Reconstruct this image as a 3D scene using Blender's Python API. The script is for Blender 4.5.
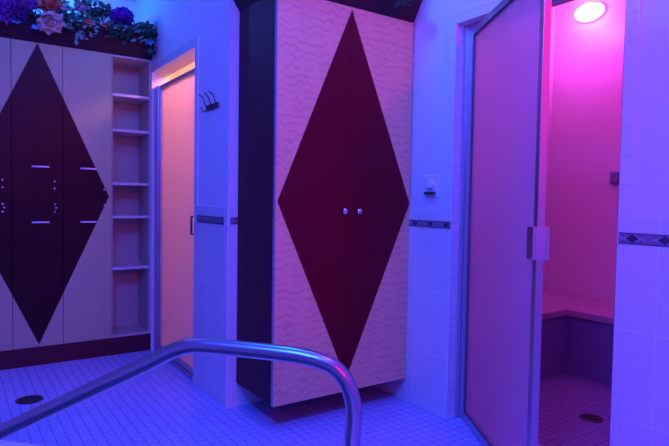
import bpy, bmesh, math, random
from mathutils import Vector, Matrix

for o in list(bpy.data.objects):
    bpy.data.objects.remove(o)
S = bpy.context.scene
COL = S.collection

# ------------------------------------------------------------------ camera
EYE = Vector((0.0, 0.0, 1.1))
RIGHT = Vector((0.82443, -0.56572, 0.01632))
FWD = Vector((0.56588, 0.82349, -0.04063))
FWD.normalize()
UP = RIGHT.cross(FWD).normalized()
RIGHT = FWD.cross(UP).normalized()
FPX = 559.578
cd = bpy.data.cameras.new('camera')
cd.sensor_fit = 'HORIZONTAL'
cd.sensor_width = 36.0
cd.lens = FPX / 669.0 * 36.0
cd.clip_start = 0.05
cam = bpy.data.objects.new('camera', cd)
COL.objects.link(cam)
mt = Matrix.Identity(4)
for i in range(3):
    mt[i][0] = RIGHT[i]; mt[i][1] = UP[i]; mt[i][2] = -FWD[i]; mt[i][3] = EYE[i]
cam.matrix_world = mt
S.camera = cam

# ------------------------------------------------------------------ light
S.view_settings.view_transform = 'Standard'
S.view_settings.look = 'None'
S.view_settings.gamma = 1.0
S.view_settings.exposure = 0.0
S.view_settings.use_curve_mapping = False
w = bpy.data.worlds.new('world')
S.world = w
w.use_nodes = True
w.node_tree.nodes['Background'].inputs[0].default_value = (0.004, 0.004, 0.03, 1)
w.node_tree.nodes['Background'].inputs[1].default_value = 1.0
S.cycles.use_denoising = True
S.cycles.max_bounces = 8
S.cycles.sample_clamp_indirect = 6.0


def lamp(name, kind, loc, color, power, size=0.3, sizey=None, to=None, spread=None):
    ld = bpy.data.lights.new(name, kind)
    ld.color = color
    ld.energy = power
    if kind == 'AREA':
        ld.shape = 'RECTANGLE' if sizey else 'DISK'
        ld.size = size
        if sizey:
            ld.size_y = sizey
        if spread:
            ld.spread = spread
    elif kind in ('POINT', 'SPOT'):
        ld.shadow_soft_size = size
    o = bpy.data.objects.new(name, ld)
    COL.objects.link(o)
    o.location = loc
    if to is not None:
        o.rotation_euler = (Vector(to) - Vector(loc)).to_track_quat('-Z', 'Y').to_euler()
    return o


# blue room lights in the ceiling, a violet one over the tub
lamp('blue_ceiling_lamp', 'POINT', (1.15, 2.12, 2.5), (0.000, 0.181, 1.000), 36, 0.09)
lamp('blue_ceiling_lamp', 'AREA', (0.2, 2.9, 2.57), (0.083, 0.067, 1.000), 6, 0.5, to=(0.2, 2.9, 0))
lamp('blue_ceiling_lamp', 'POINT', (0.6, 4.1, 2.45), (0.026, 0.168, 1.000), 19, 0.06)
lamp('violet_ceiling_lamp', 'AREA', (-0.1, 0.6, 2.57), (0.009, 0.076, 1.000), 158, 0.8, to=(0.4, 1.4, 0.6))
lamp('blue_ceiling_lamp', 'AREA', (1.3, 0.9, 2.57), (0.200, 0.037, 1.000), 16, 0.4, to=(1.3, 0.9, 0))
lamp('rose_ceiling_lamp', 'SPOT', (1.72, 0.1, 2.5), (1.000, 0.000, 0.075), 40, 0.12, to=(1.6, 2.28, 1.6))
lamp('rose_wall_lamp', 'AREA', (0.9, -1.2, 1.9), (1.000, 0.000, 0.133), 15, 0.6, to=(1.3, 2.3, 1.2))
lamp('warm_shower_lamp', 'POINT', (1.58, 3.5, 2.15), (1.000, 0.353, 0.265), 34, 0.08)
lamp('pink_steam_light', 'POINT', (2.75, 1.25, 2.5), (1.000, 0.080, 1.000), 15, 0.1)  # unseen fill light, added to even out the pink on the steam walls
lamp('pink_steam_light', 'POINT', (3.64, 2.30, 2.36), (0.923, 0.069, 1.000), 13, 0.07)

# ------------------------------------------------------------------ materials
def mat(name, color=(0.8, 0.8, 0.8), rough=0.5, metal=0.0, spec=0.5, bump=0.0, bscale=60.0, trans=0.0, emis=None, estr=0.0, var=0.0):
    m = bpy.data.materials.new(name)
    m.use_nodes = True
    nt = m.node_tree
    b = nt.nodes['Principled BSDF']
    b.inputs['Base Color'].default_value = (*color, 1)
    b.inputs['Roughness'].default_value = rough
    b.inputs['Metallic'].default_value = metal
    b.inputs['Specular IOR Level'].default_value = spec
    b.inputs['Transmission Weight'].default_value = trans
    if emis:
        b.inputs['Emission Color'].default_value = (*emis, 1)
        b.inputs['Emission Strength'].default_value = estr
    tc = nt.nodes.new('ShaderNodeTexCoord')
    if bump or var:
        n = nt.nodes.new('ShaderNodeTexNoise')
        n.inputs['Scale'].default_value = bscale
        n.inputs['Detail'].default_value = 4
        nt.links.new(tc.outputs['Object'], n.inputs['Vector'])
        if bump:
            bp = nt.nodes.new('ShaderNodeBump')
            bp.inputs['Strength'].default_value = bump
            bp.inputs['Distance'].default_value = 0.01
            nt.links.new(n.outputs['Fac'], bp.inputs['Height'])
            nt.links.new(bp.outputs[0], b.inputs['Normal'])
        if var:
            mx = nt.nodes.new('ShaderNodeMix'); mx.data_type = 'RGBA'
            mx.inputs['A'].default_value = (*[c * (1 - var) for c in color], 1)
            mx.inputs['B'].default_value = (*[min(1, c * (1 + var)) for c in color], 1)
            nt.links.new(n.outputs['Fac'], mx.inputs['Factor'])
            nt.links.new(mx.outputs['Result'], b.inputs['Base Color'])
    return m


def math_node(nt, op, a, b=None, c=None):
    n = nt.nodes.new('ShaderNodeMath'); n.operation = op
    for i, v in enumerate((a, b, c)):
        if v is None:
            continue
        if isinstance(v, (int, float)):
            n.inputs[i].default_value = v
        else:
            nt.links.new(v, n.inputs[i])
    return n.outputs[0]


def tile_mat(name, color, grout, su, sv, axes, width=0.0035, off=(0, 0), rough=0.25, jitter=0.04, soft=None):
    """axes: two of 'X','Y','Z' measured in metres; grid su by sv with grout lines."""
    m = bpy.data.materials.new(name); m.use_nodes = True
    nt = m.node_tree; b = nt.nodes['Principled BSDF']
    g = nt.nodes.new('ShaderNodeNewGeometry')
    sp = nt.nodes.new('ShaderNodeSeparateXYZ'); nt.links.new(g.outputs['Position'], sp.inputs[0])
    masks = []; cells = []
    for ax, s, o in zip(axes, (su, sv), off):
        v = math_node(nt, 'DIVIDE', math_node(nt, 'SUBTRACT', sp.outputs[ax], o), s)
        fr = math_node(nt, 'FRACT', v)
        d = math_node(nt, 'MULTIPLY', math_node(nt, 'ABSOLUTE', math_node(nt, 'SUBTRACT', fr, 0.5)), s)
        masks.append(math_node(nt, 'GREATER_THAN', d, s / 2 - width / 2))
        cells.append(math_node(nt, 'FLOOR', v))
    mk = math_node(nt, 'MAXIMUM', masks[0], masks[1])
    cb = nt.nodes.new('ShaderNodeCombineXYZ')
    nt.links.new(cells[0], cb.inputs[0]); nt.links.new(cells[1], cb.inputs[1])
    wn = nt.nodes.new('ShaderNodeTexWhiteNoise'); nt.links.new(cb.outputs[0], wn.inputs['Vector'])
    m1 = nt.nodes.new('ShaderNodeMix'); m1.data_type = 'RGBA'
    m1.inputs['A'].default_value = (*[c * (1 - jitter) for c in color], 1)
    m1.inputs['B'].default_value = (*[min(1, c * (1 + jitter)) for c in color], 1)
    nt.links.new(wn.outputs['Value'], m1.inputs['Factor'])
    m2 = nt.nodes.new('ShaderNodeMix'); m2.data_type = 'RGBA'
    nt.links.new(mk, m2.inputs['Factor'])
    nt.links.new(m1.outputs['Result'], m2.inputs['A'])
    m2.inputs['B'].default_value = (*grout, 1)
    nt.links.new(m2.outputs['Result'], b.inputs['Base Color'])
    nt.links.new(math_node(nt, 'MULTIPLY_ADD', mk, 0.5, rough), b.inputs['Roughness'])
    bp = nt.nodes.new('ShaderNodeBump'); bp.inputs['Strength'].default_value = 0.3; bp.inputs['Distance'].default_value = 0.002
    nt.links.new(math_node(nt, 'SUBTRACT', 1.0, mk), bp.inputs['Height'])
    nt.links.new(bp.outputs[0], b.inputs['Normal'])
    return m


def border_mat(name, axis, off, period=0.115, zc=0.984, hh=0.018):
    m = bpy.data.materials.new(name); m.use_nodes = True
    nt = m.node_tree; b = nt.nodes['Principled BSDF']
    g = nt.nodes.new('ShaderNodeNewGeometry')
    sp = nt.nodes.new('ShaderNodeSeparateXYZ'); nt.links.new(g.outputs['Position'], sp.inputs[0])
    v = math_node(nt, 'DIVIDE', math_node(nt, 'SUBTRACT', sp.outputs[axis], off), period)
    d = math_node(nt, 'MULTIPLY', math_node(nt, 'ABSOLUTE', math_node(nt, 'SUBTRACT', math_node(nt, 'FRACT', v), 0.5)), period)
    z = math_node(nt, 'ABSOLUTE', math_node(nt, 'SUBTRACT', sp.outputs['Z'], zc))
    def dia(dd, wx):
        return math_node(nt, 'LESS_THAN', math_node(nt, 'ADD', math_node(nt, 'DIVIDE', dd, wx), math_node(nt, 'DIVIDE', z, hh * 0.8)), 1.0)
    d2 = math_node(nt, 'SUBTRACT', period / 2, d)
    col = (0.19, 0.15, 0.22)
    last = None
    layers = [(dia(d, 0.036), (0.42, 0.38, 0.45)), (dia(d, 0.026), (0.05, 0.03, 0.09)),
              (dia(d2, 0.030), (0.38, 0.34, 0.42)), (dia(d2, 0.021), (0.26, 0.17, 0.27)),
              (math_node(nt, 'GREATER_THAN', z, hh * 0.82), (0.09, 0.07, 0.13)),
              (math_node(nt, 'GREATER_THAN', d2, period / 2 - 0.0), (0.09, 0.07, 0.13))]
    prev = None
    for fac, c in layers:
        mx = nt.nodes.new('ShaderNodeMix'); mx.data_type = 'RGBA'
        nt.links.new(fac, mx.inputs['Factor'])
        if prev is None:
            mx.inputs['A'].default_value = (*col, 1)
        else:
            nt.links.new(prev, mx.inputs['A'])
        mx.inputs['B'].default_value = (*c, 1)
        prev = mx.outputs['Result']
    nt.links.new(prev, b.inputs['Base Color'])
    b.inputs['Roughness'].default_value = 0.3
    return m


def veneer_mat(name, xc, zc, hw, ht, hb, light, dark, wavy=0.5, rough=0.35, scale=1.0):
    """Maple veneer with a burgundy diamond inlay centred at xc, zc (metres)."""
    m = bpy.data.materials.new(name); m.use_nodes = True
    nt = m.node_tree; b = nt.nodes['Principled BSDF']
    g = nt.nodes.new('ShaderNodeNewGeometry')
    sp = nt.nodes.new('ShaderNodeSeparateXYZ'); nt.links.new(g.outputs['Position'], sp.inputs[0])
    # wavy moire figure
    wv = nt.nodes.new('ShaderNodeTexWave'); wv.wave_type = 'BANDS'; wv.bands_direction = 'Z'
    wv.wave_profile = 'SAW'
    wv.inputs['Scale'].default_value = 8.0 * scale
    wv.inputs['Distortion'].default_value = 4.5
    wv.inputs['Detail'].default_value = 0.0
    wv.inputs['Detail Scale'].default_value = 1.3
    mp = nt.nodes.new('ShaderNodeMapping'); mp.inputs['Scale'].default_value = (2.6, 1, 1.0)
    nt.links.new(g.outputs['Position'], mp.inputs[0])
    nt.links.new(mp.outputs[0], wv.inputs['Vector'])
    line = nt.nodes.new('ShaderNodeMapRange'); line.inputs['From Min'].default_value = 0.62; line.inputs['From Max'].default_value = 1.0
    nt.links.new(wv.outputs['Fac'], line.inputs['Value'])
    nz = nt.nodes.new('ShaderNodeTexNoise'); nz.inputs['Scale'].default_value = 14.0; nz.inputs['Detail'].default_value = 1
    nt.links.new(g.outputs['Position'], nz.inputs['Vector'])
    msk = nt.nodes.new('ShaderNodeMapRange'); msk.inputs['From Min'].default_value = 0.30; msk.inputs['From Max'].default_value = 0.55
    nt.links.new(nz.outputs['Fac'], msk.inputs['Value'])
    ln = math_node(nt, 'MULTIPLY', math_node(nt, 'MULTIPLY', line.outputs[0], msk.outputs[0]), wavy)
    nz2 = nt.nodes.new('ShaderNodeTexNoise'); nz2.inputs['Scale'].default_value = 5.0; nz2.inputs['Detail'].default_value = 3
    mp2 = nt.nodes.new('ShaderNodeMapping'); mp2.inputs['Scale'].default_value = (4, 1, 0.8)
    nt.links.new(g.outputs['Position'], mp2.inputs[0]); nt.links.new(mp2.outputs[0], nz2.inputs['Vector'])
    fac = math_node(nt, 'ADD', ln, math_node(nt, 'MULTIPLY', nz2.outputs['Fac'], 0.25))
    m1 = nt.nodes.new('ShaderNodeMix'); m1.data_type = 'RGBA'
    m1.inputs['A'].default_value = (*light, 1)
    m1.inputs['B'].default_value = (light[0] * 0.5, light[1] * 0.42, light[2] * 0.42, 1)
    nt.links.new(fac, m1.inputs['Factor'])
    if hw:
        dx = math_node(nt, 'DIVIDE', math_node(nt, 'ABSOLUTE', math_node(nt, 'SUBTRACT', sp.outputs['X'], xc)), hw)
        dz = math_node(nt, 'SUBTRACT', sp.outputs['Z'], zc)
        up = math_node(nt, 'MAXIMUM', math_node(nt, 'DIVIDE', dz, ht), math_node(nt, 'DIVIDE', dz, -hb))
        ins = math_node(nt, 'LESS_THAN', math_node(nt, 'ADD', dx, up), 1.0)
        m2 = nt.nodes.new('ShaderNodeMix'); m2.data_type = 'RGBA'
        nt.links.new(ins, m2.inputs['Factor'])
        nt.links.new(m1.outputs['Result'], m2.inputs['A'])
        m2.inputs['B'].default_value = (*dark, 1)
        nt.links.new(m2.outputs['Result'], b.inputs['Base Color'])
    else:
        nt.links.new(m1.outputs['Result'], b.inputs['Base Color'])
    b.inputs['Roughness'].default_value = rough
    b.inputs['Specular IOR Level'].default_value = 0.15
    return m


def frosted_mat(name, tint, clear=0.12, body=None):
    """Obscure glass: scatters the light that comes through and lets a little of the view pass."""
    m = bpy.data.materials.new(name); m.use_nodes = True
    nt = m.node_tree
    for n in list(nt.nodes):
        if n.type != 'OUTPUT_MATERIAL':
            nt.nodes.remove(n)
    out = [n for n in nt.nodes if n.type == 'OUTPUT_MATERIAL'][0]
    tr = nt.nodes.new('ShaderNodeBsdfTranslucent'); tr.inputs[0].default_value = (*tint, 1)
    df = nt.nodes.new('ShaderNodeBsdfDiffuse'); df.inputs[0].default_value = (*(body or [t * 0.6 for t in tint]), 1)
    tp = nt.nodes.new('ShaderNodeBsdfTransparent'); tp.inputs[0].default_value = (0.9, 0.9, 0.92, 1)
    gl = nt.nodes.new('ShaderNodeBsdfGlossy'); gl.inputs['Roughness'].default_value = 0.28; gl.inputs[0].default_value = (0.9, 0.9, 0.9, 1)
    tc = nt.nodes.new('ShaderNodeTexCoord')
    nz = nt.nodes.new('ShaderNodeTexNoise'); nz.inputs['Scale'].default_value = 160; nz.inputs['Detail'].default_value = 2
    nt.links.new(tc.outputs['Object'], nz.inputs['Vector'])
    bp = nt.nodes.new('ShaderNodeBump'); bp.inputs['Strength'].default_value = 0.5; bp.inputs['Distance'].default_value = 0.004
    nt.links.new(nz.outputs['Fac'], bp.inputs['Height'])
    nt.links.new(bp.outputs[0], tr.inputs['Normal']); nt.links.new(bp.outputs[0], gl.inputs['Normal'])
    a = nt.nodes.new('ShaderNodeMixShader'); a.inputs[0].default_value = 0.35
    nt.links.new(tr.outputs[0], a.inputs[1]); nt.links.new(df.outputs[0], a.inputs[2])
    b = nt.nodes.new('ShaderNodeMixShader'); b.inputs[0].default_value = clear
    nt.links.new(a.outputs[0], b.inputs[1]); nt.links.new(tp.outputs[0], b.inputs[2])
    c = nt.nodes.new('ShaderNodeMixShader'); c.inputs[0].default_value = 0.05
    nt.links.new(b.outputs[0], c.inputs[1]); nt.links.new(gl.outputs[0], c.inputs[2])
    nt.links.new(c.outputs[0], out.inputs[0])
    return m


MAPLE = (0.78, 0.56, 0.31)
BURG = (0.11, 0.002, 0.016)
M = {}
M['plaster'] = mat('painted_plaster', (0.74, 0.74, 0.76), 0.75, bump=0.12, bscale=90)
M['ceiling'] = mat('ceiling_paint', (0.7, 0.7, 0.72), 0.8)
M['floor'] = tile_mat('mosaic_floor_tile', (0.42, 0.48, 0.86), (0.13, 0.16, 0.38), 0.0475, 0.0475, 'XY', 0.0032, (0.289, 0.01), rough=0.32)
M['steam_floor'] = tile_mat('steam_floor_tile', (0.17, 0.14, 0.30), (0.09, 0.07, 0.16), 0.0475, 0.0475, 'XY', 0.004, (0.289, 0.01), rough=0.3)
M['dado_x'] = tile_mat('dado_tile_facing_x', (0.72, 0.72, 0.74), (0.86, 0.86, 0.88), 0.25, 0.333, 'YZ', 0.003, (1.975, 0.303), rough=0.22, jitter=0.02)
M['dado_y'] = tile_mat('dado_tile_facing_y', (0.72, 0.72, 0.74), (0.86, 0.86, 0.88), 0.25, 0.333, 'XZ', 0.003, (1.185, 0.303), rough=0.22, jitter=0.02)
M['strip'] = tile_mat('edge_tile', (0.76, 0.76, 0.78), (0.56, 0.56, 0.6), 10.0, 0.105, 'YZ', 0.003, (-5, 0.02), rough=0.22, jitter=0.02)
M['jamb'] = tile_mat('jamb_tile', (0.78, 0.78, 0.80), (0.5, 0.5, 0.55), 0.0475, 0.0475, 'XZ', 0.0025, (2.065, 0.0), rough=0.22, jitter=0.02)
M['border_x'] = border_mat('border_tile_facing_x', 'Y', 2.12 - 0.0575)
M['border_y'] = border_mat('border_tile_facing_y', 'X', 1.2, period=0.05)
M['border_x2'] = border_mat('small_border_tile', 'Y', 2.9, period=0.06)
M['steam_wall'] = mat('steam_wall', (0.62, 0.50, 0.56), 0.4, bump=0.05, bscale=30, var=0.04)
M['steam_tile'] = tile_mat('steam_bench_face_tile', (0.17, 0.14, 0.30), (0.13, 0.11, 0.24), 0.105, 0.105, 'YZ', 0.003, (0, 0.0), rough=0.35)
M['bench_top'] = mat('bench_top_tile', (0.36, 0.22, 0.32), 0.35, var=0.06, bscale=12)
M['shower_wall'] = mat('shower_wall', (0.72, 0.62, 0.56), 0.5)
M['burgundy'] = mat('burgundy_laminate', BURG, 0.38, var=0.1, bscale=20)
M['darkside'] = mat('dark_plum_laminate', (0.08, 0.014, 0.026), 0.6, spec=0.25)
M['crown'] = mat('dark_plum_crown_board', (0.035, 0.007, 0.02), 0.6, spec=0.3)
M['maple_plain'] = veneer_mat('plain_maple', 0, 0, None, 0, 0, (0.60, 0.50, 0.42), BURG, wavy=0.06, rough=0.4)
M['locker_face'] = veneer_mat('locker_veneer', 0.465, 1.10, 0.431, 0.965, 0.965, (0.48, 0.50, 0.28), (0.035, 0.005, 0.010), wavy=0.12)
M['cabinet_face'] = veneer_mat('cabinet_veneer', 1.652, 1.09, 0.408, 0.957, 0.900, MAPLE, BURG, wavy=0.42)
M['edge'] = mat('maple_edge_band', (0.66, 0.58, 0.56), 0.4)
M['cab_edge'] = mat('grey_edge_band', (0.34, 0.30, 0.34), 0.5)
M['pull'] = mat('satin_pull_steel', (0.62, 0.56, 0.60), 0.36, 1.0)
M['stile'] = mat('bright_stile_steel', (0.50, 0.46, 0.48), 0.42, 1.0)
M['steel'] = mat('polished_steel', (0.62, 0.62, 0.66), 0.2, 1.0)
M['rail'] = mat('brushed_rail_steel', (0.46, 0.42, 0.50), 0.30, 1.0)
M['frame'] = mat('satin_aluminium', (0.60, 0.60, 0.66), 0.38, 1.0)
M['gasket'] = mat('black_gasket', (0.10, 0.10, 0.12), 0.6)
M['chrome'] = mat('chrome', (0.8, 0.8, 0.82), 0.12, 1.0)
M['drain'] = mat('dark_drain_metal', (0.08, 0.08, 0.09), 0.45, 0.6)
M['plastic'] = mat('white_plastic', (0.8, 0.8, 0.84), 0.35)
M['dark'] = mat('dark_plastic', (0.05, 0.04, 0.06), 0.4)
M['glass_pink'] = frosted_mat('obscure_steam_glass', (0.78, 0.72, 0.80), 0.22)
M['glass_warm'] = frosted_mat('obscure_shower_glass', (0.86, 0.74, 0.70), 0.05, (0.55, 0.62, 0.85))
M['coping'] = mat('tub_coping', (0.8, 0.8, 0.83), 0.35, var=0.04)
M['tub'] = mat('tub_shell', (0.5, 0.6, 0.7), 0.3)
M['water'] = mat('tub_water', (0.6, 0.8, 0.9), 0.03, trans=1.0)
M['lamp_glass'] = mat('lamp_glass', (1, 0.7, 0.9), 0.4, emis=(1.0, 0.55, 0.9), estr=14)
M['leaf'] = mat('silk_leaf', (0.025, 0.10, 0.06), 0.5, var=0.3, bscale=30)
M['leaf_pale'] = mat('pale_silk_leaf', (0.16, 0.50, 0.38), 0.45, var=0.2, bscale=30)
M['purple'] = mat('purple_petals', (0.36, 0.12, 0.62), 0.55, var=0.3, bscale=25)
M['violet'] = mat('violet_petals', (0.24, 0.05, 0.60), 0.55, var=0.3, bscale=25)
M['cream'] = mat('cream_rose_petals', (0.85, 0.55, 0.45), 0.55, var=0.15, bscale=25)
M['coral'] = mat('coral_rose_petals', (0.85, 0.20, 0.14), 0.55, var=0.2, bscale=25)
M['red'] = mat('red_petals', (0.65, 0.05, 0.06), 0.55, var=0.2, bscale=25)
M['blue'] = mat('blue_petals', (0.15, 0.45, 0.95), 0.5, var=0.2, bscale=25)
M['palepink'] = mat('pale_pink_petals', (0.75, 0.55, 0.62), 0.55, var=0.2, bscale=25)
M['stem'] = mat('green_stem', (0.04, 0.10, 0.04), 0.6)

# ------------------------------------------------------------------ helpers
def link(name, bm, m, parent=None, kind=None, bevel=0.0, smooth=False, recalc=True):
    if recalc:
        bmesh.ops.recalc_face_normals(bm, faces=bm.faces)
    me = bpy.data.meshes.new(name)
    bm.to_mesh(me); bm.free()
    o = bpy.data.objects.new(name, me)
    COL.objects.link(o)
    for mm in (m if isinstance(m, (list, tuple)) else [m]):
        me.materials.append(mm)
    if parent is not None:
        o.parent = parent
        o.matrix_parent_inverse = Matrix.Identity(4)
        o.location = -Vector(parent.location) if not parent.parent else Vector((0, 0, 0))
    if kind:
        o['kind'] = kind
    if smooth:
        for p in me.polygons:
            p.use_smooth = True
    if bevel:
        b = o.modifiers.new('bevel', 'BEVEL'); b.width = bevel; b.segments = 2; b.limit_method = 'ANGLE'
    return o


def tag(o, label, cat, group=None):
    o['label'] = label; o['category'] = cat
    if group:
        o['group'] = group
    return o


def thing(name, loc, label, cat, group=None):
    o = bpy.data.objects.new(name, None)
    o.empty_display_size = 0.05
    COL.objects.link(o); o.location = loc
    return tag(o, label, cat, group)


def box(bm, x0, x1, y0, y1, z0, z1, mi=0):
    vs = [bm.verts.new((x, y, z)) for x in (x0, x1) for y in (y0, y1) for z in (z0, z1)]
    for q in ((0, 1, 3, 2), (4, 6, 7, 5), (0, 4, 5, 1), (2, 3, 7, 6), (0, 2, 6, 4), (1, 5, 7, 3)):
        f = bm.faces.new([vs[i] for i in q]); f.material_index = mi
    return vs


def boxes(*bs):
    bm = bmesh.new()
    for b in bs:
        box(bm, *b)
    return bm


def obox(bm, org, ax, ay, az, a0, a1, b0, b1, c0, c1):
    vs = [bm.verts.new(org + ax * a + ay * b + az * c) for a in (a0, a1) for b in (b0, b1) for c in (c0, c1)]
    for q in ((0, 1, 3, 2), (4, 6, 7, 5), (0, 4, 5, 1), (2, 3, 7, 6), (0, 2, 6, 4), (1, 5, 7, 3)):
        bm.faces.new([vs[i] for i in q])


def tube(bm, pts, r, n=20, cap=True):
    pts = [Vector(p) for p in pts]
    rings = []
    t0 = (pts[1] - pts[0]).normalized()
    ref = Vector((0, 0, 1)) if abs(t0.z) < 0.9 else Vector((1, 0, 0))
    u = t0.cross(ref).normalized()
    for i, p in enumerate(pts):
        if i == 0: t = pts[1] - pts[0]
        elif i == len(pts) - 1: t = pts[-1] - pts[-2]
        else: t = pts[i + 1] - pts[i - 1]
        t.normalize()
        u = (u - t * u.dot(t)).normalized()
        v = t.cross(u)
        rr = r[i] if isinstance(r, (list, tuple)) else r
        rings.append([bm.verts.new(p + (u * math.cos(a) + v * math.sin(a)) * rr) for a in [2 * math.pi * k / n for k in range(n)]])
    for a, b in zip(rings, rings[1:]):
        for k in range(n):
            bm.faces.new((a[k], a[(k + 1) % n], b[(k + 1) % n], b[k]))
    if cap:
        bm.faces.new(rings[0][::-1]); bm.faces.new(rings[-1])


def lathe(bm, org, axis, prof, n=24):
    """prof: list of (radius, distance along axis)."""
    axis = Vector(axis).normalized()
    ref = Vector((0, 0, 1)) if abs(axis.z) < 0.9 else Vector((1, 0, 0))
    u = axis.cross(ref).normalized(); v = axis.cross(u)
    org = Vector(org); rings = []
    for r, h in prof:
        if r < 1e-6:
            rings.append([bm.verts.new(org + axis * h)])
        else:
            rings.append([bm.verts.new(org + axis * h + (u * math.cos(a) + v * math.sin(a)) * r) for a in [2 * math.pi * k / n for k in range(n)]])
    for a, b in zip(rings, rings[1:]):
        for k in range(n):
            k2 = (k + 1) % n
            if len(a) == 1 and len(b) == 1: continue
            if len(a) == 1: bm.faces.new((a[0], b[k], b[k2]))
            elif len(b) == 1: bm.faces.new((a[k], a[k2], b[0]))
            else: bm.faces.new((a[k], a[k2], b[k2], b[k]))
    if len(rings[0]) > 1: bm.faces.new(rings[0][::-1])
    if len(rings[-1]) > 1: bm.faces.new(rings[-1])


def ray(u, v):
    return RIGHT * ((u - 334.5) / FPX) + FWD - UP * ((v - 223) / FPX)


def on_plane(u, v, p0, n):
    d = ray(u, v); p0 = Vector(p0); n = Vector(n)
    return EYE + d * ((p0 - EYE).dot(n) / d.dot(n))


def struct(name, bm, m, bevel=0.0):
    return link(name, bm, m, kind='structure', bevel=bevel)


# ------------------------------------------------------------------ the room
WX = 1.185      # wall with the shower door
RX = 2.07       # wall with the steam room door
AY = 2.70       # alcove back wall
BY = 4.50       # wall behind the lockers
LX = -2.4; FY = -1.6
CZ = 2.60
O1, O2, OT = 3.165, 4.02, 1.98          # shower opening
P1, P2, PT = 1.12, 1.975, 1.983          # steam opening
SX = 2.21                                # inner face of the steam wall
SB = 3.86; SY0 = 0.35; SY1 = 2.66; SC = 2.66

# tub: rim outline (raised coping), far edge follows the photographed line
rimz = 0.12
ra = on_plane(0, 438.5, (0, 0, rimz), (0, 0, 1)); rb = on_plane(56, 445.5, (0, 0, rimz), (0, 0, 1))
rd = (rb - ra).normalized()
rn = Vector((rd.y, -rd.x, 0))
if rn.dot(EYE - ra) < 0: rn = -rn
c0 = ra - rd * 1.0; 
def rimpt(a, b, z=0): 
    p = ra + rd * a + rn * b
    return Vector((p.x, p.y, z))
TA0, TA1, TB1 = -1.1, 1.75, 2.3
outer = [rimpt(TA0, 0), rimpt(TA1, 0), rimpt(TA1, TB1), rimpt(TA0, TB1)]
W_ = 0.32

bm = bmesh.new()
def loop(bm, pts):
    vs = [bm.verts.new(p) for p in pts]
    return [bm.edges.new((vs[i], vs[(i + 1) % len(vs)])) for i in range(len(vs))]
es = loop(bm, [(LX, FY, 0), (RX + .14, FY, 0), (RX + .14, AY, 0), (WX + .12, AY + .05, 0), (WX + .12, BY, 0), (LX, BY, 0)])
es += loop(bm, outer)
bmesh.ops.triangle_fill(bm, edges=es, use_beauty=True)
ext = bmesh.ops.extrude_face_region(bm, geom=bm.faces[:])
for v in [g for g in ext['geom'] if isinstance(g, bmesh.types.BMVert)]:
    v.co.z = -0.1
struct('floor', bm, M['floor'])
struct('ceiling', boxes((LX - .1, RX + .14, FY - .1, BY + .1, CZ, CZ + .1)), M['ceiling'])
struct('wall_left', boxes((LX - .1, LX, FY - .1, BY + .1, 0, CZ)), M['plaster'])
struct('wall_front', boxes((LX, RX, FY - .1, FY, 0, CZ)), M['plaster'])
struct('wall_back', boxes((LX, WX, BY, BY + .1, 0, CZ)), M['plaster'])
struct('wall_shower_side', boxes((WX, WX + .12, AY, O1, 0, CZ), (WX, WX + .12, O2, BY + .1, 0, CZ), (WX, WX + .12, O1, O2, OT, CZ)), M['plaster'])
struct('wall_alcove', boxes((WX + .12, RX + .14, AY, AY + .1, 0, CZ)), M['plaster'])
struct('wall_right', boxes((RX, SX, FY - .1, P1, 0, CZ), (RX, SX, P2, AY, 0, CZ), (RX, SX, P1, P2, PT, CZ)), M['plaster'])

# dado tiling, edge strips round the openings, patterned border
T = 0.008
D0, DT = 0.0, 1.055
def trim(n, bm, m, bevel=0.0015):
    return struct('trim_%d' % n, bm, m, bevel)
trim(1, boxes((RX - T, RX, P2, AY, D0, DT)), M['dado_x'])
trim(2, boxes((RX - T, RX, FY, P1, D0, DT)), M['dado_x'])
trim(3, boxes((WX - T, WX, AY - T, O1 - .0, D0, DT)), M['dado_x'])
trim(4, boxes((WX, RX - T, AY - T, AY, D0, DT)), M['dado_y'])
EW = 0.045
trim(5, boxes((RX - T, RX, P2, P2 + EW, DT, PT + EW), (RX - T, RX, P1 - EW, P1, DT, PT + EW), (RX - T, RX, P1, P2, PT, PT + EW)), M['strip'])
trim(6, boxes((WX - T, WX, O1 - EW, O1, DT, OT + EW), (WX - T, WX, O1, O2, OT, OT + EW)), M['strip'])
trim(7, boxes((RX - T - .002, RX - T, P2, AY - T, 0.966, 1.002)), M['border_x'], 0)
trim(8, boxes((RX - T - .002, RX - T, FY, P1, 0.956, 0.998)), border_mat('border_tile_right', 'Y', 1.07 - 0.0575, 0.115, 0.977, 0.021), 0)
trim(9, boxes((WX - T - .002, WX - T, AY + .03, O1 - EW, 0.962, 1.002)), M['border_x2'], 0)
trim(10, boxes((WX + .01, RX - T, AY - T - .002, AY - T, 0.966, 1.002)), M['border_y'], 0)
# jamb lining of the steam opening
trim(11, boxes((RX - T, SX, P2 - .006, P2, 0, PT), (RX - T, SX, P1, P1 + .006, 0, PT), (RX - T, SX, P1, P2, PT - .006, PT)), M['jamb'])
trim(12, boxes((WX - T, WX + .12, O1, O1 + .006, 0, OT), (WX - T, WX + .12, O2 - .006, O2, 0, OT), (WX - T, WX + .12, O1, O2, OT - .006, OT)), M['plaster'])

# shower compartment behind the left door
struct('wall_shower_back', boxes((2.25, 2.33, AY + .1, 4.6, 0, 2.42)), M['shower_wall'])
struct('wall_shower_far', boxes((WX + .12, 2.25, 4.52, 4.6, 0, 2.42)), M['shower_wall'])
struct('wall_shower_near', boxes((WX + .12, 2.25, AY + .1, AY + .16, 0, 2.42)), M['shower_wall'])
struct('ceiling_shower', boxes((WX + .12, 2.33, AY + .1, 4.6, 2.42, 2.5)), M['shower_wall'])
struct('floor_shower', boxes((WX + .12, 2.33, AY + .1, 4.6, -.1, 0)), M['floor'])
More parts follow.
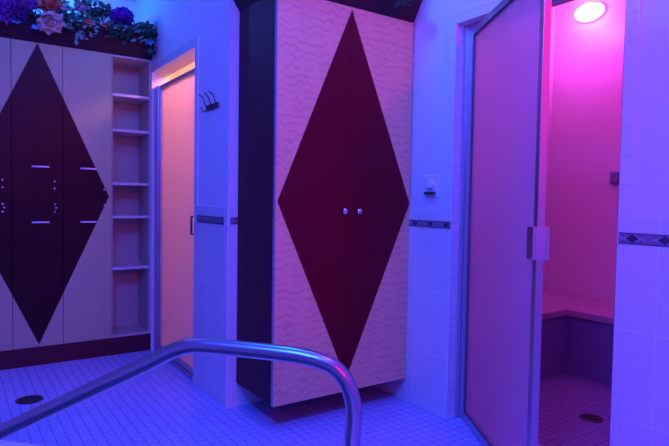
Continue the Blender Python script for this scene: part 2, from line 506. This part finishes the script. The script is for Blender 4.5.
# steam room
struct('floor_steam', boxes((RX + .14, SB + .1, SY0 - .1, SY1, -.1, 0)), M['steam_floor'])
struct('ceiling_steam', boxes((SX, SB + .1, SY0 - .1, SY1 + .02, SC, SC + .1)), M['steam_wall'])
struct('wall_steam_back', boxes((SB, SB + .1, SY0 - .1, SY1, 0, SC)), M['steam_wall'])
struct('wall_steam_left', boxes((SX, SB + .1, SY1, SY1 + .03, 0, SC)), M['steam_wall'])
struct('wall_steam_right', boxes((SX, SB, SY0 - .1, SY0, 0, SC)), M['steam_wall'])

# ------------------------------------------------------------------ tub and rail
bm = bmesh.new()
ax, ay, az = rd, rn, Vector((0, 0, 1))
og = Vector((ra.x, ra.y, 0))
obox(bm, og, ax, ay, az, TA0, TA1, 0, W_, -.02, rimz)
obox(bm, og, ax, ay, az, TA0, TA1, TB1 - W_, TB1, -.02, rimz)
obox(bm, og, ax, ay, az, TA0, TA0 + W_, W_, TB1 - W_, -.02, rimz)
obox(bm, og, ax, ay, az, TA1 - W_, TA1, W_, TB1 - W_, -.02, rimz)
tub = thing('hot_tub', rimpt(0.3, 1.1), 'white raised rim of the sunken hot tub, its corner at the bottom left', 'hot tub')
link('rim', bm, M['coping'], tub, bevel=0.012)
bm = bmesh.new()
i0, i1, j0, j1 = TA0 + W_, TA1 - W_, W_, TB1 - W_
for a in ((i0 - .03, i0, j0, j1, -.9, -.02), (i1, i1 + .03, j0, j1, -.9, -.02), (i0, i1, j0 - .03, j0, -.9, -.02), (i0, i1, j1, j1 + .03, -.9, -.02), (i0, i1, j0, j1, -.93, -.9)):
    obox(bm, og, ax, ay, az, *a)
link('shell', bm, M['tub'], tub)
bm = bmesh.new(); obox(bm, og, ax, ay, az, i0, i1, j0, j1, -.3, -.12)
wt = link('water', bm, M['water'], tub)

rail_dir = (RIGHT * -1 + FWD * 0.16); rail_dir.z = 0; rail_dir.normalize()
fh = Vector((FWD.x, FWD.y, 0)).normalized(); rh = Vector((RIGHT.x, RIGHT.y, 0)).normalized()
p_post = EYE + fh * 1.62 + rh * 0.05
nr = Vector((rail_dir.y, -rail_dir.x, 0))
ctrl = [on_plane(u, v, p_post, nr) for u, v in ((352, 440), (354, 412), (350.5, 392), (343.5, 377.5), (333, 367), (321, 361.5), (306, 357.5), (290, 354.5), (215, 346.5), (203, 345.6), (191, 345.8), (180, 348.5), (168, 353.2), (150, 362.5), (70, 399.5), (0, 432))]
postfoot = Vector((ctrl[0].x, ctrl[0].y, rimz))
ctrl = [postfoot] + ctrl
e = ctrl[-1] - ctrl[-2]
k = (rimz + 0.10 - ctrl[-1].z) / e.z
elbow = ctrl[-1] + e * max(k, 0)
ctrl.append(elbow)
dn = Vector((e.x, e.y, 0)).normalized()
ctrl.append(elbow + dn * 0.03 + Vector((0, 0, -0.04)))
ctrl.append(elbow + dn * 0.035 + Vector((0, 0, -0.10)))
def spline(pts, m=8):
    P = [pts[0]] + pts + [pts[-1]]; out = []
    for i in range(1, len(P) - 2):
        a, b, c, d = P[i - 1], P[i], P[i + 1], P[i + 2]
        # centripetal parametrisation
        t0 = 0; t1 = t0 + max((b - a).length, 1e-4) ** .5; t2 = t1 + max((c - b).length, 1e-4) ** .5; t3 = t2 + max((d - c).length, 1e-4) ** .5
        for s in range(m):
            t = t1 + (t2 - t1) * s / m
            A1 = a * ((t1 - t) / (t1 - t0)) + b * ((t - t0) / (t1 - t0))
            A2 = b * ((t2 - t) / (t2 - t1)) + c * ((t - t1) / (t2 - t1))
            A3 = c * ((t3 - t) / (t3 - t2)) + d * ((t - t2) / (t3 - t2))
            B1 = A1 * ((t2 - t) / (t2 - t0)) + A2 * ((t - t0) / (t2 - t0))
            B2 = A2 * ((t3 - t) / (t3 - t1)) + A3 * ((t - t1) / (t3 - t1))
            out.append(B1 * ((t2 - t) / (t2 - t1)) + B2 * ((t - t1) / (t2 - t1)))
    out.append(pts[-1]); return out
rl = thing('grab_rail', postfoot, 'bent stainless steel grab rail in the foreground, rising from the tub rim', 'handrail')
bm = bmesh.new(); tube(bm, spline(ctrl), 0.0245, 28)
link('tube', bm, M['rail'], rl, smooth=True)
for p in (postfoot, Vector((ctrl[-1].x, ctrl[-1].y, rimz))):
    bm = bmesh.new(); lathe(bm, p, (0, 0, 1), [(0.05, 0.0), (0.05, 0.006), (0.04, 0.014), (0.025, 0.018), (0.0, 0.018)], 28)
    link('flange', bm, M['steel'], rl, smooth=True)

# ------------------------------------------------------------------ tall wall cabinet
CX0, CX1, CY, CZ0, CZ1 = 1.236, RX - T, 2.28, 0.130, 2.058
cab = thing('wall_cabinet', (1.65, AY - T, CZ0), 'tall wall-hung cabinet with one big burgundy diamond on pale veneer doors', 'cabinet')
bm = boxes((CX0, CX0 + .018, CY + .021, AY - T - .001, CZ0, CZ1), (CX1 - .018, CX1, CY + .021, AY - T - .001, CZ0, CZ1),
           (CX0 + .018, CX1 - .018, CY + .021, AY - T - .001, CZ0, CZ0 + .018), (CX0 + .018, CX1 - .018, CY + .021, AY - T - .001, CZ1 - .018, CZ1),
           (CX0 + .018, CX1 - .018, AY - T - .012, AY - T - .001, CZ0 + .018, CZ1 - .018))
link('body', bm, M['darkside'], cab)
xm = 1.652
for x0, x1, kx in ((CX0, xm - .0007, 1.614), (xm + .0007, CX1 - .001, 1.703)):
    d = link('door', boxes((x0, x1, CY, CY + .019, CZ0 - .002, CZ1)), [M['cabinet_face']], cab, bevel=0.0012)
    bm = bmesh.new()
    lathe(bm, (kx, CY, 1.046), (0, -1, 0), [(0.006, 0), (0.006, 0.012), (0.012, 0.016), (0.0155, 0.022), (0.015, 0.028), (0.008, 0.032), (0, 0.033)], 20)
    link('knob', bm, M['chrome'], d, smooth=True)
link('edge_strip', boxes((CX0 - .003, CX0, CY, CY + .019, CZ0 - .002, CZ1)), M['cab_edge'], cab)

# flared crown boards
def slab(bm, quad, thick):
    """four points (inner face order) extruded by vector thick"""
    a = [bm.verts.new(Vector(q)) for q in quad]; b = [bm.verts.new(Vector(q) + Vector(thick)) for q in quad]
    bm.faces.new(a); bm.faces.new(b[::-1])
    for i in range(4):
        j = (i + 1) % 4
        bm.faces.new((a[i], b[i], b[j], a[j]))
CRZ = 2.24
fo = 0.115; lo = 0.12; zz0 = CZ1 + .002
cr = thing('crown_box', (1.65, 2.5, zz0), 'dark flared crown box on top of the tall diamond cabinet', 'crown')
bm = bmesh.new()
slab(bm, [(CX0, CY, zz0), (CX1, CY, zz0), (CX1, CY - fo, CRZ), (CX0 - lo, CY - fo, CRZ)], (0, 0.016, 0))
link('front_board', bm, M['crown'], cr)
bm = bmesh.new()
slab(bm, [(CX0, CY + .016, zz0), (CX0, AY - T - .001, zz0), (CX0 - lo, AY - .001, CRZ), (CX0 - lo, CY - fo + .016, CRZ)], (0.016, 0, 0))
link('end_board', bm, M['crown'], cr)
link('bottom_board', boxes((CX0 + .018, CX1, CY + .018, AY - T - .002, zz0, zz0 + .016)), M['crown'], cr)

# ------------------------------------------------------------------ lockers
LY = 4.03
LZ0, LZ1 = 0.122, 2.066
MIDZ = 1.097
kick = link('locker_plinth', boxes((0.022, WX - .002, LY + .004, BY - .01, 0, LZ0 - .002)), M['darkside'])
tag(kick, 'dark plum plinth running under the lockers and open shelves', 'plinth')
cols = [(0.026, 0.318, 'left diamond locker column cut off by the picture edge'),
        (0.318, 0.610, 'middle diamond locker column holding the apex of the diamond'),
        (0.610, 0.915, 'right diamond locker column next to the open shelves')]
for x0, x1, lab in cols:
    lk = thing('locker', ((x0 + x1) / 2, (LY + BY) / 2, LZ0), lab, 'locker', 'locker columns')
    y0, y1 = LY + .021, BY - .02
    bm = boxes((x0, x0 + .012, y0, y1, LZ0, LZ1), (x1 - .012, x1, y0, y1, LZ0, LZ1), (x0 + .012, x1 - .012, y0, y1, LZ0, LZ0 + .016),
               (x0 + .012, x1 - .012, y0, y1, LZ1 - .016, LZ1), (x0 + .012, x1 - .012, y0, y1, MIDZ - .008, MIDZ + .008), (x0 + .012, x1 - .012, y1 - .008, y1, LZ0 + .016, LZ1 - .016))
    link('body', bm, M['darkside'], lk)
    kx = x1 - .050
    hx = (x0 + x1) / 2 + (.012 if x1 < .7 else -.002)
    for z0, z1, hz, dots in ((MIDZ + .0006, LZ1, 1.283, (1.192, 1.146)), (LZ0, MIDZ - .0006, 0.928, (1.043, 1.020, 0.995))):
        d = link('door', boxes((x0 + .0014, x1 - .0014, LY, LY + .019, z0, z1)), M['locker_face'], lk, bevel=0.001)
        bm = bmesh.new()
        tube(bm, [(hx - .050, LY - .020, hz), (hx + .050, LY - .020, hz)], 0.0062, 12)
        for s in (-.036, .036):
            tube(bm, [(hx + s, LY, hz), (hx + s, LY - .020, hz)], 0.004, 10)
        link('handle', bm, M['plastic'], d, smooth=True)
        for q, dz in enumerate(dots):
            bm = bmesh.new()
            lathe(bm, (kx + (.008 if q == 1 and len(dots) == 3 else 0), LY, dz), (0, -1, 0), [(0.0075, 0), (0.0075, 0.004), (0.005, 0.007), (0, 0.0075)], 14)
            link('lock', bm, M['chrome'], d, smooth=True)

sh = thing('shelf_unit', (1.05, (LY + BY) / 2, LZ0), 'narrow open maple shelving between the lockers and the shower door', 'shelves')
X0, X1 = 0.917, 1.183
link('frame', boxes((X0, X0 + .004, LY, BY - .03, LZ0, LZ1), (X1 - .018, X1, LY, BY - .03, LZ0, LZ1), (X0 + .004, X1 - .018, LY, BY - .03, LZ1 - .016, LZ1),
                    (X0 + .004, X1 - .018, LY, BY - .03, LZ0, LZ0 + .016)), M['maple_plain'], sh, bevel=0.0008)
link('back_panel', boxes((X0 + .004, X1 - .018, 4.30, 4.312, LZ0 + .016, LZ1 - .016)), M['maple_plain'], sh)
for z in (1.798, 1.557, 1.190, 0.960, 0.602):
    link('shelf', boxes((X0 + .004, X1 - .018, LY + .002, 4.30, z - .009, z + .009)), M['edge'], sh, bevel=0.0008)

CR2 = 2.215
zz = LZ1 + .002
lc = thing('planter_box', (0.5, 4.2, zz), 'dark flared planter box along the top of the lockers', 'planter')
bm = bmesh.new()
slab(bm, [(0.022, LY - .002, zz), (WX - .002, LY - .002, zz), (WX - .002, LY - .09, CR2), (0.022, LY - .09, CR2)], (0, 0.016, 0))
link('front_board', bm, M['crown'], lc)
link('bottom_board', boxes((0.022, WX - .002, LY + .02, BY - .02, zz, zz + .016)), M['crown'], lc)

# ------------------------------------------------------------------ shower door (left)
dx = WX + .03
DZ1 = 1.872
sd = thing('shower_door', (dx, (O1 + O2) / 2, 0), 'narrow frosted shower door glowing orange beside the open shelves', 'door')
ya, yb = O1 + .012, 3.925
link('frame', boxes((dx - .012, dx + .018, ya, ya + .03, .03, DZ1), (dx - .012, dx + .018, yb - .035, yb, .03, DZ1),
                    (dx - .012, dx + .018, ya + .03, yb - .035, DZ1 - .028, DZ1), (dx - .012, dx + .018, ya + .03, yb - .035, .03, .062)), M['frame'], sd, bevel=0.002)
link('glass', boxes((dx, dx + .006, ya + .03, yb - .035, .062, DZ1 - .028)), M['glass_warm'], sd)
bm = bmesh.new()
tube(bm, [(dx - .012, ya + .015, .885), (dx - .045, ya + .015, .885), (dx - .045, ya + .015, .99), (dx - .012, ya + .015, .99)], 0.007, 12)
link('handle', bm, M['dark'], sd, smooth=True)
fr = link('door_frame_trim', boxes((dx - .02, dx + .02, yb + .002, O2 - .007, 0.0, DZ1 + .004), (dx - .018, dx - .004, O1 + .01, yb + .002, 0, .024), (dx - .004, dx + .02, O1 + .01, yb + .002, 0, .024)), M['frame'], bevel=0.003)
fr.name = 'trim_13'; fr['kind'] = 'structure'

# ------------------------------------------------------------------ steam door (open)
H0 = Vector((2.137, 1.918, 0.0)); DD = Vector((-.514, -.859, 0)).normalized(); NN = Vector((.859, -.514, 0)).normalized()
Z = Vector((0, 0, 1))
st = thing('steam_door', H0, 'tall frosted steam room door standing open, metal framed with a pull', 'door')
ZB, ZT, DW = 0.012, 1.952, 0.826
FRW = 0.030
bm = bmesh.new()
obox(bm, H0, DD, NN, Z, 0.0, 0.022, -.012, .012, ZB, ZT)
link('hinge_stile', bm, M['frame'], st, bevel=0.002)
bm = bmesh.new()
obox(bm, H0, DD, NN, Z, DW - FRW, DW, -.014, .014, ZB, ZT)
link('closing_stile', bm, M['stile'], st, bevel=0.002)
for z0, z1 in ((ZB, ZB + .034), (ZT - .032, ZT)):
    bm = bmesh.new(); obox(bm, H0, DD, NN, Z, 0.022, DW - FRW, -.012, .012, z0, z1)
    link('rail', bm, M['frame'], st, bevel=0.002)
bm = bmesh.new(); obox(bm, H0, DD, NN, Z, 0.022, DW - FRW, -.0035, .0035, ZB + .034, ZT - .032)
link('glass', bm, M['glass_pink'], st)
bm = bmesh.new()
for a in ((0.022, 0.027, -.0125, .0125, ZB + .034, ZT - .032), (0.027, DW - FRW - .004, -.0125, .0125, ZB + .034, ZB + .039), (0.027, DW - FRW - .004, -.0125, .0125, ZT - .037, ZT - .032), (DW - FRW - .004, DW - FRW, -.0125, .0125, ZB + .034, ZT - .032)):
    obox(bm, H0, DD, NN, Z, *a)
link('gasket', bm, M['gasket'], st)
for s in (-1, 1):
    bm = bmesh.new()
    lo_, hi_ = sorted((s * .020, s * .030))
    obox(bm, H0, DD, NN, Z, DW - .050, DW + .004, lo_, hi_, .902, 1.018)
    l2, h2 = sorted((s * .014, s * .021))
    obox(bm, H0, DD, NN, Z, DW - .026, DW - .006, l2, h2, .915, .935)
    obox(bm, H0, DD, NN, Z, DW - .026, DW - .006, l2, h2, .985, 1.005)
    if s < 0:
        obox(bm, H0, DD, NN, Z, DW + .0005, DW + .004, -.020, .020, .902, 1.018)
    link('pull', bm, M['pull'], st, bevel=0.0015)
# fixed metal frame in the opening
bm = boxes((2.128, 2.160, 1.925, P2 - .007, 0, PT - .007), (2.118, 2.128, 1.948, P2 - .007, 0, PT - .007), (2.128, 2.160, P1 + .007, P1 + .045, 0, PT - .007), (2.128, 2.160, P1 + .045, 1.925, PT - .033, PT - .007))
o = struct('trim_14', bm, M['frame'], 0.002)

# ------------------------------------------------------------------ steam room contents
bz = 0.42
bn = thing('steam_bench', (3.3, 2.1, 0), 'L-shaped tiled bench inside the steam room, dark front and pink top', 'bench')
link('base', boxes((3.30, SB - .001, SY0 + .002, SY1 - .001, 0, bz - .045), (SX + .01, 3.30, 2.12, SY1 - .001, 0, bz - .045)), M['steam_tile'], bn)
bm = bmesh.new()
pts = [(3.285, SY0 + .002), (SB - .001, SY0 + .002), (SB - .001, SY1 - .001), (SX + .01, SY1 - .001), (SX + .01, 2.105), (3.285, 2.105)]
a = [bm.verts.new((x, y, bz - .045)) for x, y in pts]; b = [bm.verts.new((x, y, bz)) for x, y in pts]
bm.faces.new(a[::-1]); bm.faces.new(b)
for i in range(6):
    j = (i + 1) % 6; bm.faces.new((a[i], a[j], b[j], b[i]))
link('seat', bm, M['bench_top'], bn, bevel=0.006)
lp = on_plane(591.5, 13, (SB, 0, 0), (1, 0, 0))
lt = thing('steam_lamp', (SB, lp.y, lp.z), 'glowing oval bulkhead lamp high on the steam room wall', 'lamp')
def oval(bm, prof, hy, hz, n=36):
    rings = []
    for f, d in prof:
        rings.append([bm.verts.new((SB - d, lp.y + math.cos(2 * math.pi * k / n) * hy * f, lp.z + math.sin(2 * math.pi * k / n) * hz * f)) for k in range(n)])
    for A, B in zip(rings, rings[1:]):
        for k in range(n): bm.faces.new((A[k], A[(k + 1) % n], B[(k + 1) % n], B[k]))
    bm.faces.new(rings[0]); bm.faces.new(rings[-1])
l0 = on_plane(577.5, 17, (SB, 0, 0), (1, 0, 0)); l1 = on_plane(605.5, 9, (SB, 0, 0), (1, 0, 0))
HY = abs(l0.y - l1.y) / 2
bm = bmesh.new(); oval(bm, [(1.06, 0.001), (1.06, .018), (1.0, .022)], HY, .062)
link('base_ring', bm, M['plastic'], lt)
bm = bmesh.new(); oval(bm, [(.99, .022), (.97, .04), (.86, .060), (.6, .074), (.2, .080)], HY, .062)
link('globe', bm, M['lamp_glass'], lt, smooth=True)
q = on_plane(616, 178, (SB, 0, 0), (1, 0, 0))
sn = thing('wall_sensor', (SB, q.y, q.z), 'small dark box on the steam room wall by the door edge', 'sensor')
link('housing', boxes((SB - .03, SB - .001, q.y - .05, q.y + .03, q.z - .045, q.z + .045)), M['steam_tile'], sn, bevel=0.006)
link('cover', boxes((SB - .036, SB - .03, q.y - .035, q.y + .015, q.z - .03, q.z + .03)), M['steam_floor'], sn, bevel=0.003)

def drain(u, v, r, label, z=0.0):
    p = on_plane(u, v, (0, 0, z), (0, 0, 1))
    t = thing('floor_drain', (p.x, p.y, z), label, 'drain', 'floor drains')
    bm = bmesh.new()
    n = 36
    prof = [(r, 0.0), (r, 0.004), (r * .88, 0.006), (r * .84, 0.003)]
    rings = [[bm.verts.new((p.x + math.cos(2 * math.pi * k / n) * a, p.y + math.sin(2 * math.pi * k / n) * a, z + h)) for k in range(n)] for a, h in prof]
    for A, B in zip(rings, rings[1:]):
        for k in range(n): bm.faces.new((A[k], A[(k + 1) % n], B[(k + 1) % n], B[k]))
    link('ring', bm, M['drain'], t)
    bm = bmesh.new()
    lathe(bm, (p.x, p.y, z), (0, 0, 1), [(r * .84, 0), (r * .84, 0.001), (0, 0.001)], 36)
    for i in range(-4, 5):
        yy = i * r * .18; xx = math.sqrt(max((r * .82) ** 2 - yy * yy, 0))
        box(bm, p.x - xx, p.x + xx, p.y + yy - r * .045, p.y + yy + r * .045, z + .001, z + .004)
    link('grate', bm, M['drain'], t)
drain(29.5, 400, 0.068, 'round dark drain in the mosaic floor in front of the lockers')
drain(591, 418.5, 0.058, 'round dark drain in the steam room floor')

# ------------------------------------------------------------------ wall hook and control
hk = thing('wall_hook', (WX, 2.93, 1.6), 'wire coat hook rack on the wall right of the shower door', 'hook')
hx = WX
pa = on_plane(206.5, 109, (WX - .006, 0, 0), (1, 0, 0)); pb = on_plane(218, 104, (WX - .006, 0, 0), (1, 0, 0))
link('plate', boxes((WX - .012, WX - .0005, min(pa.y, pb.y), max(pa.y, pb.y), (pa.z + pb.z) / 2 - .014, (pa.z + pb.z) / 2 + .014)), M['dark'], hk, bevel=0.002)
yy0, yy1 = min(pa.y, pb.y), max(pa.y, pb.y)
for i, ((bu, bv), (tu, tv)) in enumerate((((207, 107), (199.5, 95)), ((212, 105), (204.5, 93)), ((216.8, 103), (209.2, 91.5)))):
    b0 = on_plane(bu, bv, (WX - .012, 0, 0), (1, 0, 0)); t0 = on_plane(tu, tv, (WX - .075, 0, 0), (1, 0, 0))
    pts = [b0, b0 + Vector((-.008, 0, .006)), b0.lerp(t0, .5) + Vector((0, -.004, .006)), b0.lerp(t0, .8) + Vector((0, -.003, .005)), t0]
    bm = bmesh.new(); tube(bm, spline(pts, 5), 0.0032, 8)
    lathe(bm, t0 - Vector((0, 0, .004)), (0, 0, 1), [(0, 0), (.0035, .002), (.004, .004), (.0035, .006), (0, .008)], 10)
    link('prong', bm, M['dark'], hk, smooth=True)
b0 = on_plane(206.5, 110.5, (WX - .012, 0, 0), (1, 0, 0)); t0 = on_plane(200.5, 107, (WX - .06, 0, 0), (1, 0, 0))
mid = on_plane(203.5, 111.8, (WX - .04, 0, 0), (1, 0, 0))
bm = bmesh.new(); tube(bm, spline([b0, mid, t0], 6), 0.0032, 8)
link('prong', bm, M['dark'], hk, smooth=True)

sw = thing('wall_control', (RX, 2.125, 1.18), 'small square wall control with a round dial above the border tiles', 'control')
link('plate', boxes((RX - .008, RX - .0005, 2.068, 2.172, 1.125, 1.238)), M['plastic'], sw, bevel=0.003)
bm = bmesh.new(); lathe(bm, (RX - .008, 2.12, 1.192), (-1, 0, 0), [(.026, 0), (.024, .014), (.018, .018), (0, .018)], 24)
link('dial', bm, M['plastic'], sw, smooth=False)
link('bracket', boxes((RX - .030, RX - .008, 2.085, 2.15, 1.137, 1.152)), M['dark'], sw, bevel=0.002)

# ------------------------------------------------------------------ silk flowers and leaves
rnd = random.Random(5)
def frame_for(n):
    n = Vector(n).normalized(); r = Vector((0, 0, 1)) if abs(n.z) < .9 else Vector((1, 0, 0))
    u = r.cross(n).normalized(); return u, n.cross(u).normalized(), n

def petal(bm, org, direction, up, length, width, cup, curl, nu=4, nv=3):
    """a cupped petal growing from org along direction, its upper side towards up"""
    d = direction.normalized(); up = (up - d * up.dot(d)).normalized(); s = d.cross(up)
    g = []
    for i in range(nu + 1):
        t = i / nu; row = []
        wd = width * math.sin(math.pi * min(1, .18 + .72 * t)) ** .8 * (.9 if i == nu else 1)
        for j in range(nv + 1):
            q = (j / nv - .5) * 2
            p = org + d * (length * t * (1 - .10 * q * q)) + s * (wd * q * .5) + up * (cup * length * q * q * .5 * t + curl * length * t * t)
            row.append(bm.verts.new(p))
        g.append(row)
    for i in range(nu):
        for j in range(nv):
            bm.faces.new((g[i][j], g[i][j + 1], g[i + 1][j + 1], g[i + 1][j]))

def flower(kind, u, v, plane_y, rpx, m, label, group, n=(-.35, -.8, .45), name='silk_flower', cat='flower'):
    p = on_plane(u, v, (0, plane_y, 0), (0, 1, 0))
    D = (p - EYE).dot(FWD); r = rpx * D / FPX
    root = thing(name, p, label, cat, group)
    U, V, N = frame_for(n)
    bm = bmesh.new()
    if kind == 'rose':
        for k, (cnt, tilt, ln) in enumerate(((3, 86, .50), (4, 80, .58), (5, 70, .70), (6, 54, .84), (7, 34, .98), (8, 14, 1.0))):
            for i in range(cnt):
                a = 2 * math.pi * (i + .37 * k) / cnt + rnd.uniform(-.1, .1); tl = math.radians(tilt)
                rad = U * math.cos(a) + V * math.sin(a)
                d = rad * math.cos(tl) + N * math.sin(tl)
                petal(bm, p + rad * r * .06 * k, d, N * math.cos(tl) - rad * math.sin(tl), r * ln, r * (.55 + .13 * k), .5, -.10 if k > 3 else .22)
    elif kind == 'mum':
        cnt = 110
        for i in range(cnt):
            f = (i + .5) / cnt; th = math.acos(1 - 1.25 * f); a = i * 2.39996
            d = (U * math.cos(a) + V * math.sin(a)) * math.sin(th) + N * math.cos(th)
            petal(bm, p - N * r * .1 + d * r * .25, d, N if th > .3 else U, r * rnd.uniform(.65, .85), r * .26, .7, .12, 3, 2)
    else:
        for i in range(5):
            a = 2 * math.pi * i / 5; rad = U * math.cos(a) + V * math.sin(a)
            petal(bm, p + rad * r * .08, rad * .92 + N * .38, N, r, r * .8, .3, -.1)
    link('petals', bm, m, root, smooth=True, recalc=False)
    bm = bmesh.new()
    foot = Vector((p.x, max(p.y + .04, 4.06), LZ1 + .02)) if p.y > 3 else p - N * .05
    way = [p - N * r * .25, p - N * r * .5]
    if p.y > 3 and p.y < 3.97:
        way = [p - N * r * .2, Vector((p.x, 3.915, max(p.z, CR2 - .01))), Vector((p.x, 3.95, CR2 + .025)), Vector((p.x, 4.0, CR2))]
    tube(bm, spline(way + [foot], 5), 0.003, 6)
    for i in range(4):
        a = i * math.pi / 2; rad = U * math.cos(a) + V * math.sin(a)
        petal(bm, p - N * r * .25, rad * .8 - N * .1, N, r * .6, r * .25, .2, -.1, 3, 2)
    link('stem', bm, M['stem'], root, smooth=True, recalc=False)
    if kind == 'small':
        bm = bmesh.new(); lathe(bm, p, N, [(r * .18, 0), (r * .2, r * .1), (0, r * .22)], 10)
        link('centre', bm, M['cream'], root, smooth=True)
    return root

def sprig(u, v, plane_y, spread, cnt, label, m, group, leaf=0.045, hang=0.0, base=None):
    p = on_plane(u, v, (0, plane_y, 0), (0, 1, 0))
    root = thing('leaf_sprig', p, label, 'leaves', group)
    bl = bmesh.new(); bs = bmesh.new()
    b = Vector((p.x, 4.10, LZ1 + .02)) if base is None else Vector(base)
    for i in range(cnt):
        tip = p + Vector((rnd.uniform(-1, 1) * spread * 1.2, rnd.uniform(-.6, .5) * spread, rnd.uniform(-.9 - hang, .9) * spread))
        if base is None and tip.z < CR2 + .012:
            tip.y = min(tip.y, LY - .022 - .09 * (tip.z - zz) / (CR2 - zz))
        if tip.z < zz + .02:
            tip.z = zz + .03
        d = Vector((rnd.uniform(-1, 1), rnd.uniform(-1, .3), rnd.uniform(-.5, .9) - hang)).normalized()
        up = Vector((rnd.uniform(-.4, .4), -.7, .6))
        L = leaf * rnd.uniform(.7, 1.25)
        # pointed leaf folded on its midrib
        d = (d).normalized(); s = d.cross(up).normalized(); n2 = s.cross(d)
        prev = None
        for t, wd in ((0, 0.02), (.2, .26), (.45, .34), (.75, .2), (1, 0.01)):
            c = tip + d * L * t + n2 * (-.12 * L * t * t)
            row = [bl.verts.new(c - s * wd * L + n2 * .10 * L), bl.verts.new(c), bl.verts.new(c + s * wd * L + n2 * .10 * L)]
            if prev:
                for j in (0, 1): bl.faces.new((prev[j], prev[j + 1], row[j + 1], row[j]))
            prev = row
        if i % 3 == 0:
            tube(bs, spline([b, b.lerp(tip, .6) + Vector((0, 0, .05 if tip.z > CR2 else .12)), tip], 3), 0.0016, 5)
    link('leaves', bl, m, root, smooth=False, recalc=False)
    link('stems', bs, M['stem'], root, smooth=False)
    return root

G1 = 'silk flowers on top of the lockers'; G2 = 'leaf sprigs on top of the lockers'
flower('mum', 13, 7, 3.98, 21, M['purple'], 'large shaggy purple bloom at the left end of the locker planter', G1)
flower('rose', 49, 4, 4.02, 11, M['coral'], 'coral rose above the pale rose on the locker planter', G1)
flower('rose', 51.5, 24, 3.93, 10.5, M['cream'], 'pale cream-pink rose hanging over the planter front above the diamond', G1, n=(-.3, -.9, .25))
flower('rose', 82, 8, 4.04, 6.5, M['palepink'], 'small pale pink bloom standing up near the middle of the planter', G1)
flower('rose', 60, 10, 4.02, 6, M['palepink'], 'small pale pink bloom right of the coral rose', G1)
flower('small', 89.5, 24, 3.95, 6, M['red'], 'small red bloom below the pale pink one, right of the planter middle', G1)
flower('small', 106, 27, 3.96, 6, M['red'], 'small red bloom touching the left of the violet flower', G1)
flower('mum', 122, 18, 3.98, 11.5, M['violet'], 'shaggy violet bloom towards the right end of the locker planter', G1)
flower('small', 150, 43, 3.94, 5, M['blue'], 'small bright blue bloom at the right end of the planter', G1)
flower('small', 145, 26, 4.0, 4, M['coral'], 'tiny coral bloom on top of the leaves at the right end', G1)
flower('small', 17, 23, 3.925, 5, M['blue'], 'small bright blue bloom under the large purple one', G1, n=(-.2, -.6, .8))
flower('small', 36, 28, 3.92, 4.5, M['blue'], 'small bright blue bloom left of the pale rose', G1, n=(-.3, -.7, .6))
sprig(30, 12, 4.06, .07, 40, 'dark leaves between the large purple bloom and the coral rose', M['leaf'], G2)
sprig(66, 10, 4.08, .09, 60, 'dark leaves right of the coral rose', M['leaf'], G2, .055)
sprig(68, 22, 3.98, .06, 40, 'dark leaves right of the pale cream-pink rose', M['leaf'], G2)
sprig(97, 18, 4.06, .08, 60, 'dark leaves left of the violet bloom', M['leaf'], G2, .055)
sprig(104, 12, 4.08, .05, 20, 'pointed leaf tips standing up left of the violet bloom', M['leaf'], G2, .06)
sprig(118, 33, 3.95, .055, 44, 'dark leaves under the violet bloom', M['leaf'], G2)
sprig(138, 30, 3.98, .06, 64, 'leaves right of the violet bloom', M['leaf'], G2)
sprig(149, 32, 3.96, .05, 60, 'rounded clump of dark leaves at the right end of the planter', M['leaf'], G2)
sprig(80, 37, 3.92, .025, 9, 'pale leaves hanging over the planter front under the red bloom', M['leaf_pale'], G2, .035)
sprig(143, 36, 3.93, .04, 16, 'pale leaves over the planter front at its right end', M['leaf_pale'], G2, .035)
sprig(90, 30, 3.94, .05, 14, 'pale green leaves around the small red bloom', M['leaf_pale'], G2, .03)
sprig(66, 27, 3.93, .02, 7, 'few pale leaves beside the pale rose', M['leaf_pale'], G2, .03)
sprig(152, 50, 3.925, .02, 9, 'thin leaves trailing down the right end of the planter', M['leaf'], G2, .04, .8)
b = (1.9, 2.35, CZ1 + .03)
sprig(398, 3, 2.16, .045, 26, 'dark ivy leaves on the crown of the tall cabinet', M['leaf'], 'leaf sprigs on the tall cabinet', .035, 0, b)
